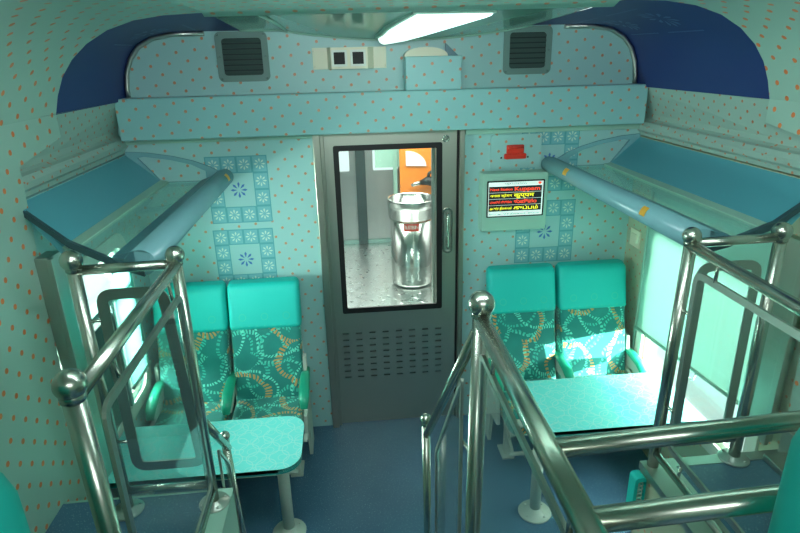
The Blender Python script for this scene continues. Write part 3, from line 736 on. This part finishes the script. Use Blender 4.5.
# ---------------------------------------------------------------- seats
def rsec(x0, x1, y0, y1, z, r, n=5): return [(a, b, z) for a, b in rrect(x0, x1, y0, y1, r, n)]
def backrest(bm, x0, x1, zb, zt, g=0., mi=0):
    secs = []
    N = 14
    for i in range(N+1):
        t = i/N; z = lerp(zb, zt, t); tt = (z-.42)/(1.165-.42)
        yc = lerp(-.285, -.115, tt); th = lerp(.075, .052, tt)+g
        ins = 0.
        e = max(0, (z-(1.145-.03))/.03); ins = .016*e*e; th2 = th-.020*e*e
        wx = g
        secs.append(rsec(x0-wx+ins*.7, x1+wx-ins*.7, yc-th2, yc+th2*.8, z, .03, 4))
    # outline inset at the top for a rounded edge
    loft(bm, secs, mi)
def seats(x0, x1, x2, x3, label, arms):
    t = thing('double_seat', label, 'seat', ((x0+x3)/2, -.4, 0), 'double seats against the end wall')
    for a, b in ((x0, x1), (x2, x3)):
        bm = newbm(); backrest(bm, a, b, .40, 1.138); o = obj('backrest', bm, 'moquette', t)
        bm = newbm(); backrest(bm, a, b, .885, 1.145, .006)
        # little ring motifs along the lower edge of the cover
        yfz = lambda z: lerp(-.285, -.115, (z-.42)/.745)-lerp(.075, .052, (z-.42)/.745)-.0085
        for k in range(3):
            cx = lerp(a, b, (k+.6)/3.2); cz = .955; pts = []
            for r in (.017, .022): pts += [(cx+r*math.cos(q), yfz(cz+r*math.sin(q)), cz+r*math.sin(q)) for q in [2*PI*i/14 for i in range(14)]]
            quads(bm, pts, [(i, (i+1) % 14, 14+(i+1) % 14, 14+i) for i in range(14)], 1)
        for k in range(9):
            cx = lerp(a+.02, b-.02, k/8); z0 = .895
            quads(bm, [(cx-.012, yfz(z0), z0), (cx, yfz(z0+.012), z0+.012), (cx+.012, yfz(z0), z0), (cx, yfz(z0+.005), z0+.005)], [(0, 1, 2, 3)], 1)
        obj('headrest_cover', bm, ['cover', 'cover_print'], t)
        # cushion
        bm = newbm(); secs = []
        for i in range(15):
            tt = i/14; y = lerp(-.30, -.76, tt); e = max(0, (tt-.82)/.18); zt = .472-.045*e*e; zb = .345+.03*e*e; ii = .02*e*e
            secs.append([(p, y, q) for p, q in rrect(a+.004+ii, b-.004-ii, zb, zt, .03, 4)])
        loft(bm, secs); obj('seat_cushion', bm, 'moquette', t)
        bm = newbm(); box(bm, a+.02, b-.02, -.70, -.22, .32, .347, .004); obj('seat_pan', bm, 'seat_frame', t)
    for xa in arms:
        ar = None
        bm = newbm(); P = [(xa, -.245, .600), (xa, -.34, .600), (xa, -.45, .588), (xa, -.52, .560), (xa, -.555, .510)]
        secs = []
        for i, p in enumerate(P):
            w = (.024, .030, .032, .031, .020)[i]; h = (.014, .017, .018, .018, .014)[i]
            dv = (Vector(P[min(i+1, 4)])-Vector(P[max(i-1, 0)])).normalized(); up = Vector((1, 0, 0)).cross(dv) * -1
            secs.append([tuple(Vector(p)+Vector((1, 0, 0))*w*math.cos(q)+up*h*math.sin(q)) for q in [2*PI*k/12 for k in range(12)]])
        loft(bm, secs); ar = obj('armrest', bm, 'arm_green', t)
        bm = newbm(); prism(bm, [(-.25, .59), (-.44, .58), (-.51, .55), (-.535, .505), (-.49, .48), (-.40, .515), (-.25, .50)], YZ(xa-.016), .032); obj('armrest_bracket', bm, 'seat_frame', ar)
    for xf, out in ((x0-.022, 1), (x3+.002, 1)):
        bm = newbm(); prism(bm, [(-.20, .05), (-.24, .70), (-.29, .70), (-.32, .48), (-.52, .44), (-.55, .30), (-.40, .28), (-.36, .05)], YZ(xf), .020); obj('side_frame', bm, 'seat_frame', t)
    for xf in (x0+.06, x3-.09):
        bm = newbm(); prism(bm, [(-.42, .0), (-.42, .33), (-.48, .33), (-.46, .0)], YZ(xf), .035); box(bm, xf-.02, xf+.055, -.50, -.36, 0, .012, .003); obj('leg', bm, 'seat_frame', t)
    bm = newbm(); tube(bm, [(x0+.05, -.60, .12), (x3-.05, -.60, .12)], .013, 10)
    tube(bm, [(x0+.07, -.60, .12), (x0+.07, -.45, .20)], .010, 8); tube(bm, [(x3-.075, -.60, .12), (x3-.075, -.45, .20)], .010, 8); obj('foot_bar', bm, 'seat_frame', t)
    return t
seats(-1.44, -1.03, -1.008, -.598, 'pair of teal patterned seats with turquoise headrest covers, left of the door', (-1.435, -1.02, -.585))
seats(.562, .972, 1.005, 1.428, 'pair of teal patterned seats with turquoise headrest covers, right of the door', (.55, .988, 1.448))

# ---------------------------------------------------------------- stair railings
RT = 1.742
def post(t, bx, by, tx, zt, zb, r, rb, flange=True):
    bm = newbm(); tube(bm, [(bx, by, zb), (tx, by, zt)], r, 20)
    p = obj('post', bm, 'steel', t)
    bm = newbm(); ball(bm, (tx, by, zt+rb*.7), rb); lathe(bm, (tx, by, zt-.012), [(r*1.12, 0), (r*1.12, .012), (r*1.0, .02)], 20); obj('ball_finial', bm, 'steel', p)
    if flange:
        bm = newbm(); lathe(bm, (bx, by, zb), [(.058, .0), (.06, .004), (.056, .009), (r*1.15, .013), (r*1.1, .02)], 28)
        for k in range(4): ball(bm, (bx+.045*math.cos(k*PI/2+.5), by+.045*math.sin(k*PI/2+.5), .01+zb), .006)
        obj('base_flange', bm, 'steel_flat', p)
    return p
def bar(t, name, path, r, m_='steel', par=None):
    bm = newbm(); tube(bm, path, r, 16); return obj(name, bm, m_, par or t)
def glass_panel(t, outer, inset, f3, thick, name='glass_panel', round_=None):
    """bent flat bar frame with a glass pane inside, outline already in panel coordinates"""
    cx = sum(a for a, b in outer)/len(outer); cy = sum(b for a, b in outer)/len(outer)
    # offset inward
    n = len(outer); inn = []
    area = sum(outer[i][0]*outer[(i+1) % n][1]-outer[(i+1) % n][0]*outer[i][1] for i in range(n)); sg = 1 if area > 0 else -1
    for i in range(n):
        a = Vector(outer[i-1]); b = Vector(outer[i]); c = Vector(outer[(i+1) % n])
        e1 = (b-a).normalized(); e2 = (c-b).normalized(); n1 = Vector((-e1.y, e1.x))*sg; n2 = Vector((-e2.y, e2.x))*sg
        m = (n1+n2); m = m/ max(.4, m.dot(n1)) if m.length else n1
        inn.append(tuple(b+m*inset))
    bm = newbm(); loft(bm, [[f3(a, b, dd) for a, b in lp] for lp, dd in ((outer, 0), (inn, 0), (inn, thick), (outer, thick), (outer, 0))], 0, False, False); bmesh.ops.remove_doubles(bm, verts=bm.verts, dist=1e-6)
    fr = obj('panel_frame', bm, 'steel_flat', t)
    mid = (lambda a, b, d: f3(a, b, d+thick*.35))
    inn2 = [(cx+(a-cx)*1.008, cy+(b-cy)*1.008) for a, b in inn]
    bm = newbm(); plate(bm, inn2, [], mid, thick*.3); obj(name, bm, 'panel_glass', fr)
    return fr
def roundpoly(pts, r, n=5):
    out = []; k = len(pts)
    for i in range(k):
        a, b, c = Vector(pts[i-1]), Vector(pts[i]), Vector(pts[(i+1) % k])
        rr = min(r, (a-b).length*.4, (c-b).length*.4); p0 = b+(a-b).normalized()*rr; p2 = b+(c-b).normalized()*rr
        for j in range(n+1):
            t = j/n; out.append(tuple(p0*(1-t)**2+b*2*t*(1-t)+p2*t*t))
    return out
def studs(t, pts, ax=0, r=.006):
    for p, q in pts:
        bm = newbm(); tube(bm, [p, q], r, 8); obj('standoff', bm, 'steel', t)

# left railing
t = thing('stair_railing', 'steel railing with glass panels around the left platform corner, beside the left table', 'railing', (-.86, -1.9, DK))
post(t, -.866, -1.5, -.862, 1.752, DL, .020, .032)
post(t, -1.197, -1.5, -1.197, 1.747, DL, .022, .036)
post(t, -.850, -2.3, -.866, 1.738, DL, .024, .034)
bar(t, 'top_rail', [(-1.19, -1.5, RT-.005), (-.87, -1.5, RT)], .017)
bar(t, 'top_rail', [(-.862, -1.5, RT), (-.864, -2.29, RT-.012)], .019)
bar(t, 'lower_rail', [(-1.19, -1.5, .825), (-.87, -1.5, .825)], .015)
bar(t, 'lower_rail', [(-.862, -1.51, .795), (-.862, -2.29, .795)], .013)
bar(t, 'handrail', [(-.862, -1.5, 1.12), (-.852, -1.24, .795)], .016)
post(t, -.838, -1.24, -.861, .838, .0, .0175, .024)
glass_panel(t, roundpoly([(-1.145, .915), (-.865, .915), (-.905, 1.665), (-1.145, 1.665)], .06), .038, XZ(-1.505), .008)
glass_panel(t, roundpoly([(-1.56, .86), (-2.24, .86), (-2.24, 1.665), (-1.56, 1.665)], .05), .022, YZ(-.85), .010)
glass_panel(t, roundpoly([(-1.27, .10), (-1.27, .74), (-1.41, .92), (-1.41, .10)], .02), .010, YZ(-.852), .009)
studs(t, [((-.855, -1.62, 1.66), (-.862, -1.62, RT)), ((-.855, -2.1, 1.66), (-.862, -2.1, RT)), ((-.858, -1.51, 1.5), (-.852, -1.57, 1.5)), ((-.858, -1.51, 1.1), (-.852, -1.57, 1.1)), ((-1.19, -1.5, 1.55), (-1.14, -1.5, 1.55)), ((-1.19, -1.5, 1.05), (-1.14, -1.5, 1.05))])

# centre railing: tall post, sloping handrail down to the door side, rail back to the rear deck, two cross rails
t = thing('stair_railing', 'steel railing with a tall ball topped centre post and two thick cross rails', 'railing', (.055, -2.03, 0))
post(t, .046, -2.03, .064, 1.742, .0, .024, .036)
bar(t, 'top_rail', [(.064, -2.03, 1.722), (.056, -2.90, 1.722)], .0225)
bar(t, 'lower_rail', [(.05, -2.04, .42), (.05, -2.90, .9)], .015)
bar(t, 'handrail', [(.055, -2.03, 1.69), (-.008, -1.47, .955)], .0165)
post(t, -.002, -1.46, -.010, 1.005, .0, .0165, .023)
bar(t, 'cross_rail', [(.06, -2.575, 1.722), (.90, -2.535, 1.722)], .0185)
bar(t, 'cross_rail', [(.06, -2.745, 1.722), (.90, -2.715, 1.722)], .0195)
post(t, .056, -2.90, .056, 1.735, DK, .022, .034)
glass_panel(t, roundpoly([(-1.50, .12), (-1.50, .90), (-1.99, 1.53), (-1.99, .12)], .03), .014, YZ(.02), .009)
glass_panel(t, roundpoly([(-2.08, .12), (-2.86, .92), (-2.86, 1.655), (-2.08, 1.655)], .03), .018, YZ(.05), .009)
studs(t, [((.055, -2.2, 1.655), (.055, -2.2, 1.71)), ((.055, -2.7, 1.655), (.055, -2.7, 1.71)), ((.04, -2.03, 1.3), (.03, -1.98, 1.3)), ((.04, -2.03, .7), (.03, -1.98, .7))])

# right railing
t = thing('stair_railing', 'steel railing with glass panel on the right platform in front of the roller blind', 'railing', (.9, -1.9, DK))
post(t, .902, -1.58, .915, 1.752, DK, .022, .032, False)
post(t, 1.249, -1.58, 1.250, 1.750, DK, .022, .034)
post(t, .90, -2.88, .90, 1.745, DK, .022, .034)
bar(t, 'top_rail', [(.915, -1.58, RT+.005), (1.25, -1.58, RT+.01)], .017)
bar(t, 'top_rail', [(.912, -1.58, RT), (.90, -2.88, RT-.02)], .019)
bar(t, 'lower_rail', [(.90, -1.59, .868), (.90, -2.87, .868)], .014)
bar(t, 'lower_rail', [(.902, -1.58, .90), (1.249, -1.58, .90)], .013)
glass_panel(t, roundpoly([(.955, .945), (1.205, .945), (1.20, 1.672), (.955, 1.672)], .06), .034, XZ(-1.585), .008)
glass_panel(t, roundpoly([(-1.64, .93), (-2.82, .93), (-2.82, 1.672), (-1.64, 1.672)], .05), .024, YZ(.905), .010)
studs(t, [((.91, -1.75, 1.665), (.91, -1.75, RT)), ((.91, -2.2, 1.665), (.91, -2.2, RT)), ((.905, -1.75, .93), (.90, -1.75, .87)), ((.912, -1.59, 1.5), (.912, -1.65, 1.5)), ((.905, -1.59, 1.1), (.905, -1.65, 1.1))])
# small turquoise moulded clip at the platform corner
t = thing('hose_bracket', 'small turquoise bracket with coiled spring on the front of the right platform box', 'bracket', (.80, -1.60, .68))
bm = newbm(); plate(bm, roundpoly([(.815, .60), (.862, .60), (.862, .775), (.815, .775)], .02), [roundpoly([(.828, .615), (.861, .615), (.861, .755), (.828, .755)], .01)], XZ(-1.62), .05); obj('moulded_shell', bm, 'cover', t)
bm = newbm(); tube(bm, [(.846+.012*math.cos(a), -1.60+.012*math.sin(a), .62+a*.13/(14*PI)) for a in [i*PI/5 for i in range(70)]], .003, 6); obj('spring', bm, 'seat_frame', t)

# ---------------------------------------------------------------- tops of two nearer seats at the frame's lower corners
def near_seat(x0, x1, y, zt, label):
    t = thing('deck_seat', label, 'seat', ((x0+x1)/2, y, DK))
    bm = newbm(); secs = []
    for i in range(13):
        tt = i/12; z = lerp(zt-.36, zt, tt); e = max(0, (tt-.8)/.2); ins = .03*e**2.5
        secs.append(rsec(x0+ins, x1-ins, y-.06+ins*.5, y+.06-ins*.5, z, .04, 4))
    loft(bm, secs); obj('headrest_cover', bm, 'cover', t)
    bm = newbm(); secs = [rsec(x0+.01, x1-.01, y-.055, y+.05, z, .035, 4) for z in (DK+.42, DK+.6, zt-.30)]
    loft(bm, secs); obj('backrest', bm, 'moquette', t)
    bm = newbm(); box(bm, x0+.01, x1-.01, y-.5, y+.04, DK+.32, DK+.44, .03); obj('seat_cushion', bm, 'moquette', t)
    for xx in (x0+.04, x1-.075):
        bm = newbm(); box(bm, xx, xx+.035, y-.40, y-.12, DK, DK+.33, .004); obj('leg', bm, 'seat_frame', t)
    return t
near_seat(-1.42, -.665, -2.86, 1.975, 'turquoise covered seat top at the lower left corner beside the dotted wall')
near_seat(.275, .86, -2.87, 1.965, 'turquoise covered seat top at the lower right corner behind the cross rails')
